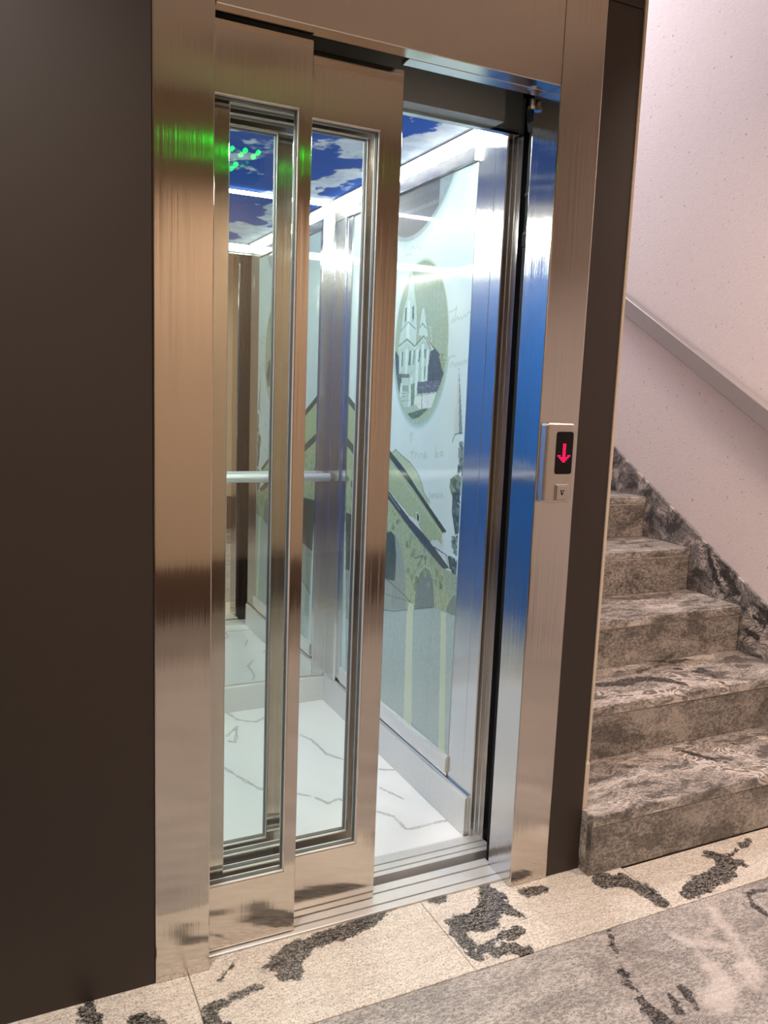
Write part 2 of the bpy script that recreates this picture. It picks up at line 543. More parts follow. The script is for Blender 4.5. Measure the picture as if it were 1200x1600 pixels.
# ------------------------------------------------------------------ the setting
X_R = 2.19            # stair wall
H = 2.0               # height of the door opening
JAMB_TOP = 2.2135
FLOOR_VEINS = paths([[(0.529,0.046,0.0121),(0.454,0.043,0.0202),(0.368,0.009,0.0283),(0.304,-0.005,0.031),(0.246,-0.008,0.0229),(0.197,-0.019,0.031),(0.158,-0.035,0.0364),(0.16,-0.081,0.0337)],[(0.158,-0.035,0.0229),(0.112,-0.047,0.0175)],[(0.049,-0.008,0.0081),(0.007,-0.047,0.0121)],[(0.101,-0.095,0.0108),(0.027,-0.105,0.0135),(-0.035,-0.118,0.0081)],[(0.743,0.024,0.0229),(0.74,-0.023,0.0364),(0.708,-0.061,0.031),(0.638,-0.082,0.031),(0.588,-0.066,0.0229)],[(0.595,-0.085,0.0256),(0.58,-0.135,0.0202),(0.574,-0.186,0.0121)],[(0.737,-0.039,0.031),(0.75,-0.09,0.0229),(0.763,-0.117,0.0121)],[(0.605,-0.204,0.0108),(0.663,-0.204,0.0229),(0.703,-0.228,0.0229)],[(0.719,-0.152,0.0121),(0.665,-0.16,0.0094),(0.616,-0.175,0.0175),(0.583,-0.199,0.0121)],[(0.638,-0.103,0.0283),(0.671,-0.101,0.0202)],[(0.691,-0.176,0.0094),(0.73,-0.164,0.0121)],[(0.613,0.029,0.0148),(0.581,0.033,0.0121)],[(0.828,-0.036,0.0175),(0.876,-0.04,0.0175)],[(1.062,-0.076,0.0337),(1.12,-0.112,0.0283),(1.13,-0.166,0.0215),(1.142,-0.218,0.0175)],[(1.12,-0.087,0.0202),(1.148,-0.155,0.0229)],[(1.437,-0.091,0.0229),(1.458,-0.135,0.0283),(1.407,-0.171,0.031),(1.314,-0.185,0.031),(1.234,-0.208,0.0229)],[(1.476,-0.118,0.0121),(1.544,-0.102,0.0108),(1.616,-0.079,0.0094)],[(1.482,-0.145,0.0148),(1.486,-0.17,0.0121)],[(-0.256,0.007,0.0148),(-0.256,-0.037,0.0229),(-0.258,-0.074,0.0202)],[(-0.169,-0.088,0.0202),(-0.13,-0.123,0.0175)],[(-0.031,-0.146,0.0148),(-0.012,-0.176,0.0148)]])
FIELD_VEINS = paths([[(0.931,-0.24,0.0042),(0.906,-0.288,0.0066),(0.877,-0.336,0.0078),(0.846,-0.413,0.009),(0.835,-0.475,0.015),(0.833,-0.532,0.0174)],[(1.378,-0.273,0.0078),(1.358,-0.315,0.0066),(1.349,-0.371,0.0042)],[(1.471,-0.272,0.0066),(1.378,-0.273,0.0078)],[(1.067,-0.368,0.0042),(1.045,-0.418,0.0042)],[(1.027,-0.248,0.0018),(1.042,-0.294,0.0042)],[(0.905,-0.469,0.0066),(0.891,-0.514,0.009)],[(0.947,-0.455,0.0018),(0.944,-0.496,0.0066),(0.93,-0.531,0.0054)]])
FIELD_PALES = paths([[(1.066,-0.307,0.007),(1.081,-0.354,0.019),(1.127,-0.38,0.013),(1.168,-0.405,0.007)],[(1.085,-0.37,0.01),(1.066,-0.427,0.022),(1.051,-0.478,0.025),(1.01,-0.524,0.037),(0.965,-0.53,0.025)],[(1.243,-0.277,0.007),(1.222,-0.323,0.022),(1.195,-0.396,0.013),(1.134,-0.512,0.013)],[(1.138,-0.446,0.007),(1.11,-0.524,0.016)]])

floor = struct('floor', B((-2.6, X_R, -2.75, 0.03, -0.12, -0.012)), M_GROUT)
xs_border = [-2.447, -1.847, -1.247, -0.644, -0.046, 0.5525, 1.1485, 1.749, X_R]
for i in range(len(xs_border) - 1):
    a, b = xs_border[i] + 0.0008, xs_border[i + 1] - 0.0008
    y1 = 0.03 if b < 0.56 else 0.03
    if b <= 0.56 or True:
        vis = b > -0.7
        v = FLOOR_VEINS if vis else ()
        if a > 1.02:
            slab('floor_tile', G_LIGHT, floor, a, b, -0.2365, -0.0485, -0.012, 0.0, v)
        else:
            slab('floor_tile', G_LIGHT, floor, a, b, -0.2365, 0.0325, -0.012, 0.0, v)
xs_field = [-2.6, -1.15, 0.16, 1.52, X_R]
ys_field = [-2.75, -2.04, -1.34, -0.2385]
for j in range(3):
    for i in range(4):
        vis = j == 2 and i >= 2
        slab('floor_slab', G_FIELD if j else G_RISER, floor, xs_field[i] + 0.0008, xs_field[i + 1] - 0.0008, ys_field[j] + 0.0008, ys_field[j + 1] - 0.0008,  # far row in riser granite: dimness of the far floor put into colour
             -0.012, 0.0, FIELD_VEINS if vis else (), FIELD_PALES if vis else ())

wf = struct('wall_front', B((-2.6, -0.1185, 0.004, 0.03, 0.0, 2.75), (-0.1185, 1.029, 0.004, 0.03, JAMB_TOP + 0.002, 2.75), (0.9225, 1.029, 0.004, 0.09, 0.0, 2.75)), M_SHAFT)
obj('cladding_panel', B((-1.30, -0.1180, 0.0, 0.004, 0.0, 2.748), bev=0.0008), M_DARK_CLAD, wf)
obj('cladding_panel', B((-2.6, -1.303, 0.0, 0.004, 0.0, 2.748), bev=0.0008), M_DARK_CLAD, wf)
obj('cladding_panel', B((0.9222, 1.031, 0.0, 0.004, 0.0, JAMB_TOP - 0.0015), bev=0.0008), M_DARK_CLAD, wf)
obj('cladding_panel', B((-0.1175, 1.031, 0.0, 0.004, JAMB_TOP + 0.0015, 2.748), bev=0.0008), M_DARK_CLAD, wf)
struct('trim_1', B((1.0315, 1.0405, -0.003, 0.02, 0.318, 2.75), bev=0.001), M_CREAM)
struct('wall_shaft', B((0.935, 1.031, 0.09, 4.0, 0.0, 4.2)), M_WALL)
struct('wall_shaft_left', B((-0.78, -0.70, 0.03, 1.75, -0.3, 2.75)), M_SHAFT)
struct('wall_shaft_back', B((-0.70, 0.935, 1.67, 1.75, -0.3, 2.75)), M_SHAFT)
struct('floor_shaft', B((-0.70, 0.935, 0.14, 1.67, -0.35, -0.30)), M_SHAFT)
struct('ceiling_shaft', B((-0.78, 0.935, 0.03, 1.75, 2.75, 2.80)), M_SHAFT)
struct('wall_shaft_lining', B((0.925, 0.935, 0.09, 1.67, -0.3, 2.75)), M_SHAFT)
struct('wall_right', B((X_R, X_R + 0.1, -2.75, 4.0, -0.05, 4.2)), M_WALL)
struct('wall_left', B((-2.7, -2.6, -2.75, 0.03, 0.0, 2.75)), M_BEIGE)
wo = struct('wall_opposite', B((-2.6, X_R, -2.85, -2.75, 0.0, 2.75)), M_BEIGE)
struct('baseboard_opposite', B((-2.6, X_R, -2.75, -2.735, 0.0, 0.30)), M_BROWN)
struct('ceiling', B((-2.6, X_R, -2.85, 0.0, 2.75, 2.85)), M_CEIL)
struct('wall_stair_header', B((1.031, X_R, -0.0, 0.1, 2.85, 4.2)), M_WALL)
struct('wall_stair_end', B((0.93, X_R, 4.0, 4.1, 0.0, 4.2)), M_WALL)
struct('ceiling_stairwell', B((0.93, X_R, 0.0, 4.1, 4.2, 4.3)), M_CEIL)

# ------------------------------------------------------------------ elevator door frame
fr = empty('elevator_door_frame', (0.4, 0.0, 0.0), 'brushed stainless steel surround of the elevator doorway, set in the dark wall', 'door frame')
obj('jamb', B((-0.1175, 0.0, -0.003, 0.032, 0.0, JAMB_TOP), bev=0.0028, seg=2), M_STEEL, fr)
obj('jamb', B((0.802, 0.9215, -0.003, 0.104, 0.0, JAMB_TOP), bev=0.0028, seg=2), M_STEEL, fr)
obj('header', B((0.0008, 0.8012, -0.003, 0.040, H, JAMB_TOP), bev=0.0015), M_STEEL, fr)
obj('soffit_plate', B((0.432, 0.8012, 0.0425, 0.080, H, H + 0.012), bev=0.001), M_STEEL_CAR, fr)
obj('header_box', B((-0.70, 0.92, 0.082, 0.112, H + 0.075, 2.5), (-0.70, 0.432, 0.0425, 0.082, H + 0.09, H + 0.10)), M_SHAFT, fr)
# rubber edge seal in the gap between landing jamb and cabin, its clip and its bolt
seal = obj('edge_seal', join(B((0.812, 0.836, 0.109, 0.131, 0.0, 1.70), bev=0.003, seg=2), B((0.812, 0.830, 0.109, 0.122, 1.70, 1.962), bev=0.002),
                             B((0.808, 0.832, 0.109, 0.130, 1.66, 1.695), bev=0.002), B((0.808, 0.832, 0.109, 0.130, 1.78, 1.79), bev=0.002),
                             prism([(0.800, 1.990), (0.826, 1.990), (0.830, 1.955), (0.812, 1.935)], 1, 0.107, 0.135)), M_BLACK, fr, label='black rubber edge seal')
obj('bolt', join(tube((0.793, 0.098, 1.975), (0.793, 0.098, 1.9995), 0.006, 12), tube((0.793, 0.098, 1.974), (0.793, 0.098, 1.982), 0.010, 6)), M_BRIGHT, fr)
obj('gap_lining', B((0.838, 0.924, 0.106, 0.166, -0.02, 2.06)), M_BLACK, fr)

def sill(name, x0, x1, y0, y1, grooves, label, z=0.004, extra=()):
    t = empty(name, ((x0 + x1) / 2, y0, 0), label, 'door sill')
    pts = [(y0, -0.03), (y0, z - 0.001), (y0 + 0.001, z)]
    for a, b in grooves:
        pts += [(a, z), (a, z - 0.011), (b, z - 0.011), (b, z)]
    pts += [(y1 - 0.001, z), (y1, z - 0.001), (y1, -0.03)]
    obj('track_plate', prism(pts, 0, x0, x1), M_ALU, t)
    for a, b in grooves:
        obj('groove_bed', B((x0, x1, a, b, z - 0.0112, z - 0.010)), M_BLACK, t)
    return t
sill('landing_sill', -0.30, 0.812, 0.034, 0.135, ((0.056, 0.062), (0.100, 0.106)), 'grooved aluminium threshold at the foot of the steel doorway')

# ------------------------------------------------------------------ sliding glazed doors
def door(name, label, x0, x1, y0, y1, hx0, hx1, hz0, hz1, z0=0.007, z1=1.994, part_of=None):
    t = empty(name, ((x0 + x1) / 2, (y0 + y1) / 2, z0), label, None if part_of else 'door', parent=part_of)
    obj('frame', ring(x0, x1, z0, z1, hx0, hx1, hz0, hz1, y0, y1), M_STEEL, t)
    ym = (y0 + y1) / 2
    obj('glazing_bead', ring(hx0 - 0.001, hx1 + 0.001, hz0 - 0.001, hz1 + 0.001, hx0 + 0.0013, hx1 - 0.0013, hz0 + 0.0013, hz1 - 0.0013, y0 + 0.002, y1 - 0.002, 0), M_BEAD, t)
    obj('gasket', ring(hx0 - 0.004, hx1 + 0.004, hz0 - 0.004, hz1 + 0.004, hx0 + 0.003, hx1 - 0.003, hz0 + 0.003, hz1 - 0.003, ym - 0.006, ym + 0.006, 0), M_GASKET, t, label='grey glazing gasket')
    obj('window_pane', B((hx0 - 0.002, hx1 + 0.002, ym - 0.004, ym + 0.004, hz0 - 0.002, hz1 + 0.002)), M_GLASS_CAR if part_of else M_GLASS, t, label='clear greenish glass')
    for gx in (x0 + 0.07, x1 - 0.07):
        obj('guide_shoe', B((gx - 0.03, gx + 0.03, ym - 0.002, ym + 0.002, -0.004, z0)), M_BLACK, t)
    return t
door('landing_door_panel', 'front glazed steel sliding door panel, nearest the dark wall', -0.215, 0.2145, 0.044, 0.074, -0.165, 0.1855, 0.166, 1.857)
door('landing_door_panel', 'glazed steel sliding door panel beside the open gap, behind the front one', 0.010, 0.4435, 0.087, 0.117, 0.052, 0.3895, 0.168, 1.858)

# ------------------------------------------------------------------ elevator cabin
XR, XL, YB, YF, ZC = 0.83, -0.37, 1.42, 0.25, 2.0
car = empty('elevator_cabin', (0.23, 0.83, 0.0), 'lit elevator cabin with white marble floor, mirror, printed glass wall and sky ceiling', 'elevator')
door('cabin_door', 'inner cabin door behind the landing door beside the gap', 0.012, 0.4395, 0.148, 0.178, 0.056, 0.3895, 0.168, 1.858, part_of=car)
door('cabin_door', 'rearmost cabin door, its upright seen through the front glass', -0.20, 0.2275, 0.198, 0.228, -0.155, 0.1915, 0.165, 1.850, part_of=car)
obj('cabin_shell', B((XL - 0.03, XR + 0.05, YB + 0.012, YB + 0.03, -0.04, 2.1), (XL - 0.03, XL - 0.012, YF, YB + 0.02, -0.04, 2.1),
                     (XR + 0.032, XR + 0.05, 0.40, YB + 0.02, -0.04, 2.1), (XL - 0.03, XR + 0.05, YF, YB + 0.03, 2.04, 2.10), (XL - 0.03, XR + 0.02, YF + 0.01, YB + 0.03, -0.04, -0.012)), M_SHAFT, car)
MARBLE_VEINS = paths([[(0.774,0.739,0),(0.808,0.722,0.0),(0.856,0.718,0),(0.894,0.73,0),(0.962,0.785,0)],[(0.643,0.485,0),(0.677,0.442,0),(0.679,0.358,0),(0.721,0.356,0),(0.801,0.36,0),(0.847,0.354,0)],[(0.716,0.615,0),(0.754,0.527,0)],[(0.613,1.105,0),(0.638,1.035,0),(0.643,0.918,0),(0.688,0.847,0)],[(0.451,0.682,0),(0.491,0.644,0),(0.518,0.589,0),(0.563,0.602,0),(0.58,0.565,0)],[(0.406,1.419,0),(0.432,1.321,0),(0.491,1.279,0),(0.574,1.336,0)],[(0.278,0.942,0),(0.309,0.855,0),(0.346,0.76,0),(0.413,0.697,0)],[(0.354,1.191,0),(0.411,1.263,0),(0.368,1.126,0),(0.349,1.145,0)]])
slab('marble_floor', M_MARBLE, car, XL, XR - 0.010, YF + 0.006, YB - 0.004, -0.012, 0.0, MARBLE_VEINS, (), 0.005)
s2 = obj('cabin_sill', prism([(0.170, -0.03), (0.170, 0.004), (0.186, 0.004), (0.186, -0.008), (0.192, -0.008), (0.192, 0.004), (0.214, 0.004), (0.214, -0.008), (0.220, -0.008), (0.220, 0.004), (0.2545, 0.004), (0.2545, -0.03)], 0, XL, 0.862), M_ALU, car)
obj('back_mirror', B((XL, 0.772, YB - 0.004, YB + 0.008, 0.108, 2.003)), M_MIRROR, car)
obj('mirror_edge', B((XL, 0.772, YB - 0.006, YB - 0.003, 0.104, 0.1095)), M_BRIGHT, car)
obj('mirror_edge', B((XL, 0.772, YB - 0.007, YB - 0.003, 2.003, 2.006)), M_BRIGHT, car)
obj('skirting', B((XL, 0.826, YB - 0.016, YB + 0.008, 0.0, 0.104), bev=0.001), M_SKIRT, car)
# corner post between mirror and printed wall
obj('corner_post', prism([(0.770, YB + 0.01), (0.770, YB - 0.012), (XR - 0.008, YB - 0.012), (XR - 0.012, 1.30), (XR - 0.004, 1.296), (XR - 0.004, 1.25), (XR + 0.02, 1.25), (XR + 0.02, YB + 0.01)], 2, 0.106, 1.964, bev=0.0008), M_STEEL_CAR, car)
# printed wall
MY0, MY1, MZ0, MZ1 = 0.392, 1.249, 0.192, 1.927
ny, nz = 286, 694
def paint():
    rng = np.random.default_rng(4)
    yy = MY0 + (np.arange(ny + 1)) / ny * (MY1 - MY0)
    zz = MZ0 + (np.arange(nz + 1)) / nz * (MZ1 - MZ0)
    Yg, Zg = np.meshgrid(yy, zz)
    img = np.zeros((nz + 1, ny + 1, 3))
    img[:] = (204, 226, 222)
    def cloud(n):
        a = rng.random((n, n))
        iy = np.linspace(0, n - 1.001, ny + 1); iz = np.linspace(0, n - 1.001, nz + 1)
        y0 = iy.astype(int); z0 = iz.astype(int); fy = (iy - y0)[None, :]; fz = (iz - z0)[:, None]
        return (a[np.ix_(z0, y0)] * (1 - fy) * (1 - fz) + a[np.ix_(z0, y0 + 1)] * fy * (1 - fz) + a[np.ix_(z0 + 1, y0)] * (1 - fy) * fz + a[np.ix_(z0 + 1, y0 + 1)] * fy * fz) - 0.5
    img += (cloud(7)[..., None] * 14 + cloud(19)[..., None] * 6)
    grain = rng.random(Yg.shape) - 0.5
    def put(mask, col, a=1.0, tex=0.0, clip=None):
        if clip is not None:
            mask = mask * clip
        k = (mask * a)[..., None]
        c = np.array(col, float)[None, None, :] + (tex * grain)[..., None]
        img[:] = img * (1 - k) + c * k
    def poly(p):
        m = np.zeros(Yg.shape, bool)
        n = len(p)
        for i in range(n):
            (ya, za), (yb, zb) = p[i], p[(i + 1) % n]
            if za == zb:
                continue
            c = ((za > Zg) != (zb > Zg)) & (Yg < (yb - ya) * (Zg - za) / (zb - za) + ya)
            m ^= c
        return m.astype(float)
    def line(p, w):
        P = np.stack((Yg.ravel(), Zg.ravel()), 1)
        ys = [q[0] for q in p]; zs = [q[1] for q in p]
        sel = (P[:, 0] > min(ys) - w) & (P[:, 0] < max(ys) + w) & (P[:, 1] > min(zs) - w) & (P[:, 1] < max(zs) + w)
        m = np.zeros(len(P))
        if sel.any():
            d = seg_dist(P[sel], [(a[0], a[1], 0, b[0], b[1], 0) for a, b in zip(p[:-1], p[1:])])
            m[sel] = np.clip((w - d) / (0.4 * w) , 0, 1)
        return m.reshape(Yg.shape)
    def ell(cy, cz, ry, rz):
        return ((Yg - cy) / ry) ** 2 + ((Zg - cz) / rz) ** 2
    def soft(e, a, b):
        return np.clip((b - e) / (b - a), 0, 1)
    # upper medallion
    e = ell(0.79, 2.306, 0.385, 0.535)
    put(soft(e, 1.0, 1.13), (150, 178, 176), 0.55)
    inside = soft(e, 0.985, 1.0)
    put(inside, (128, 152, 150))
    in2 = soft(e, 0.93, 0.945)
    put(in2, (52, 72, 76))
    stripes = (np.sin(Yg * 260 + 6 * cloud(30)) > 0.1) * 1.0
    put(in2 * stripes, (40, 58, 62), 0.7)
    put(in2 * (np.abs(Zg - 1.865) < 0.006), (120, 140, 136), 0.6)
    for col, a, tex, p in MURAL_MED:
        put(poly(p), col, a, tex, in2)
    # church medallion
    e = ell(0.690, 1.451, 0.182, 0.257)
    put(soft(e, 1.0, 1.18) * (Zg < 1.40), (128, 164, 148), 0.75)
    inside = soft(e, 0.985, 1.0)
    put(inside, (178, 204, 178))
    in2 = soft(e, 0.925, 0.945)
    g = np.clip((Zg - 1.25) / 0.42, 0, 1)
    put(in2, (164, 186, 148))
    put(in2 * g, (118, 144, 122), 0.9)
    put(in2, (140, 160, 130), 0.3 , 30)
    for k, col, a, tex, p in MURAL_CHURCH:
        put(line(p, k) if k else poly(p), col, a, tex, in2)
    put(soft(np.abs(e - 0.965), 0.010, 0.035) * (Zg < 1.42), (140, 174, 150), 0.8)
    # arcade and everything else
    for k, col, a, tex, p in MURAL_TOWN:
        put(line(p, k) if k else poly(p), col, a, tex)
    for col, p, n, r in MURAL_DOTS:
        ys = [q[0] for q in p]; zs = [q[1] for q in p]
        got = 0
        clip = poly(p)
        for _ in range(n):
            cy, cz = rng.uniform(min(ys), max(ys)), rng.uniform(min(zs), max(zs))
            rr = r * rng.uniform(0.5, 1.3)
            s = np.array(col) + rng.uniform(-26, 40)
            m = (ell(cy, cz, rr, rr * 1.1) < 1) * clip
            put(m, s, 0.85)
    fine_ = np.repeat(np.repeat(rng.random((nz // 4 + 2, ny // 2 + 2)) - 0.5, 4, 0), 2, 1)[:nz + 1, :ny + 1]
    printed = ((ell(0.690, 1.451, 0.182, 0.257) < 0.93) | (np.abs(img.sum(2) - 640) > 70)).astype(float)
    img += (printed * (fine_ * 9 + grain * 9 + (rng.random((1, ny + 1)) - 0.5) * 6))[..., None]
    dark = img.mean(2) < 112
    img[dark] *= 0.78
    for p in MURAL_SCRIPT:
        put(line(p, 0.0036), (158, 186, 166), 0.5)
    return np.clip(img * 0.99, 0, 255)
MURAL_MED = [((128,150,152),1,6,[(0.605,1.925),(0.53,1.931),(0.545,1.848),(0.607,1.856)]),((66,84,90),1,6,[(0.999,1.944),(0.613,1.917),(0.611,1.897),(0.995,1.901)])]
MURAL_CHURCH = [(0,(178,205,190),1,0,[(0.766,1.688),(0.79,1.602),(0.81,1.567),(0.827,1.496),(0.844,1.427),(0.715,1.424),(0.717,1.49),(0.724,1.56),(0.74,1.598)]),(0,(205,228,212),1,0,[(0.789,1.586),(0.77,1.584),(0.765,1.425),(0.788,1.426)]),(0,(78,108,98),0.9,0,[(0.805,1.562),(0.791,1.567),(0.792,1.523),(0.805,1.515)]),(0,(78,108,98),0.9,0,[(0.755,1.563),(0.742,1.568),(0.738,1.527),(0.75,1.514)]),(0,(170,196,180),1,0,[(0.84,1.427),(0.782,1.461),(0.726,1.438),(0.705,1.308),(0.824,1.307)]),(0,(160,188,172),1,0,[(0.725,1.43),(0.668,1.466),(0.601,1.424),(0.621,1.325),(0.715,1.318)]),(0,(182,208,192),1,0,[(0.684,1.553),(0.694,1.519),(0.702,1.471),(0.638,1.465),(0.66,1.517),(0.671,1.553)]),(0.0022,(78,108,98),0.85,0,[(0.831,1.49),(0.778,1.518),(0.726,1.493)]),(0.0022,(78,108,98),0.85,0,[(0.696,1.495),(0.68,1.508),(0.653,1.491)]),(0.0033,(96,122,98),0.9,0,[(0.841,1.442),(0.782,1.463),(0.726,1.438),(0.668,1.468),(0.585,1.422)]),(0.0016,(210,228,206),0.7,0,[(0.835,1.433),(0.781,1.454),(0.725,1.43),(0.667,1.46),(0.588,1.416)]),(0,(196,222,206),1,0,[(0.788,1.432),(0.77,1.431),(0.771,1.345),(0.79,1.345)]),(0,(196,222,206),1,0,[(0.825,1.423),(0.816,1.422),(0.816,1.377),(0.826,1.377)]),(0,(78,108,98),0.9,0,[(0.816,1.422),(0.806,1.424),(0.807,1.376),(0.816,1.374)]),(0,(78,108,98),0.9,0,[(0.76,1.425),(0.751,1.427),(0.751,1.378),(0.765,1.378)]),(0,(196,222,206),0.8,0,[(0.746,1.423),(0.733,1.422),(0.734,1.384),(0.743,1.384)]),(0,(78,108,98),0.7,0,[(0.733,1.424),(0.724,1.426),(0.725,1.379),(0.734,1.38)]),(0,(196,222,206),1,0,[(0.715,1.424),(0.695,1.437),(0.692,1.308),(0.714,1.308)]),(0,(78,108,98),0.8,0,[(0.694,1.423),(0.685,1.429),(0.686,1.389),(0.699,1.387)]),(0,(196,222,206),1,0,[(0.678,1.443),(0.661,1.442),(0.654,1.325),(0.671,1.325)]),(0,(78,108,98),0.8,0,[(0.66,1.428),(0.647,1.426),(0.648,1.398),(0.657,1.398)]),(0,(196,222,206),1,0,[(0.642,1.424),(0.63,1.423),(0.634,1.329),(0.646,1.329)]),(0,(78,108,98),0.7,0,[(0.655,1.373),(0.646,1.373),(0.647,1.335),(0.655,1.335)]),(0.0028,(150,96,92),0.9,0,[(0.645,1.451),(0.618,1.427)]),(0.0013,(225,235,220),0.9,0,[(0.659,1.466),(0.597,1.422)]),(0.0013,(225,235,220),0.8,0,[(0.624,1.491),(0.616,1.446)]),(0.0016,(225,235,220),0.8,0,[(0.632,1.492),(0.624,1.495)]),(0,(56,76,84),1,50,[(0.621,1.419),(0.593,1.426),(0.568,1.416),(0.546,1.392),(0.53,1.348),(0.548,1.327),(0.629,1.327),(0.629,1.374)]),(0,(140,160,120),1,70,[(0.563,1.404),(0.541,1.415),(0.516,1.403),(0.521,1.377),(0.539,1.358),(0.549,1.377)]),(0,(52,70,78),1,40,[(0.889,1.433),(0.859,1.426),(0.833,1.402),(0.833,1.349),(0.885,1.339),(0.896,1.403)]),(0,(74,98,84),1,60,[(0.891,1.343),(0.809,1.353),(0.811,1.265),(0.888,1.259)]),(0.0016,(196,222,206),0.8,0,[(0.837,1.402),(0.82,1.364)]),(0,(176,198,180),1,0,[(0.81,1.311),(0.79,1.343),(0.748,1.343),(0.743,1.231),(0.817,1.229)]),(0,(196,222,206),1,0,[(0.816,1.322),(0.802,1.322),(0.808,1.229),(0.827,1.228)]),(0,(196,222,206),1,0,[(0.747,1.335),(0.73,1.343),(0.738,1.236),(0.757,1.235)]),(0,(92,116,102),0.9,0,[(0.819,1.351),(0.754,1.351),(0.752,1.339),(0.817,1.337)]),(0,(130,156,142),1,0,[(0.801,1.314),(0.759,1.314),(0.757,1.293),(0.799,1.293)]),(0.0013,(100,124,110),0.8,0,[(0.808,1.286),(0.757,1.289)]),(0.0013,(100,124,110),0.8,0,[(0.807,1.276),(0.756,1.279)]),(0.0013,(100,124,110),0.8,0,[(0.81,1.261),(0.755,1.264)]),(0.0016,(80,104,92),0.9,0,[(0.813,1.237),(0.757,1.241)]),(0,(110,136,116),1,20,[(0.741,1.318),(0.715,1.322),(0.713,1.253),(0.735,1.244)]),(0,(196,222,206),1,0,[(0.715,1.327),(0.698,1.327),(0.698,1.282),(0.711,1.282)]),(0,(92,104,114),1,16,[(0.697,1.325),(0.54,1.331),(0.565,1.294),(0.694,1.288)]),(0.0011,(124,138,144),0.7,0,[(0.696,1.308),(0.547,1.316)]),(0,(206,220,206),1,18,[(0.711,1.282),(0.569,1.296),(0.597,1.247),(0.716,1.236)]),(0.0022,(90,112,98),0.9,0,[(0.664,1.291),(0.659,1.238)]),(0.0014,(120,140,126),0.8,0,[(0.707,1.28),(0.577,1.292)]),(0.0016,(60,80,76),0.9,0,[(0.894,1.267),(0.807,1.271)]),(0,(194,214,198),1,16,[(0.894,1.263),(0.821,1.267),(0.822,1.228),(0.89,1.222)]),(0,(158,182,156),1,0,[(0.895,1.219),(0.7,1.253),(0.676,1.238),(0.796,1.206),(0.844,1.206)]),(0,(92,122,96),1,16,[(0.805,1.206),(0.742,1.225),(0.63,1.244),(0.621,1.24),(0.674,1.214),(0.74,1.2)])]
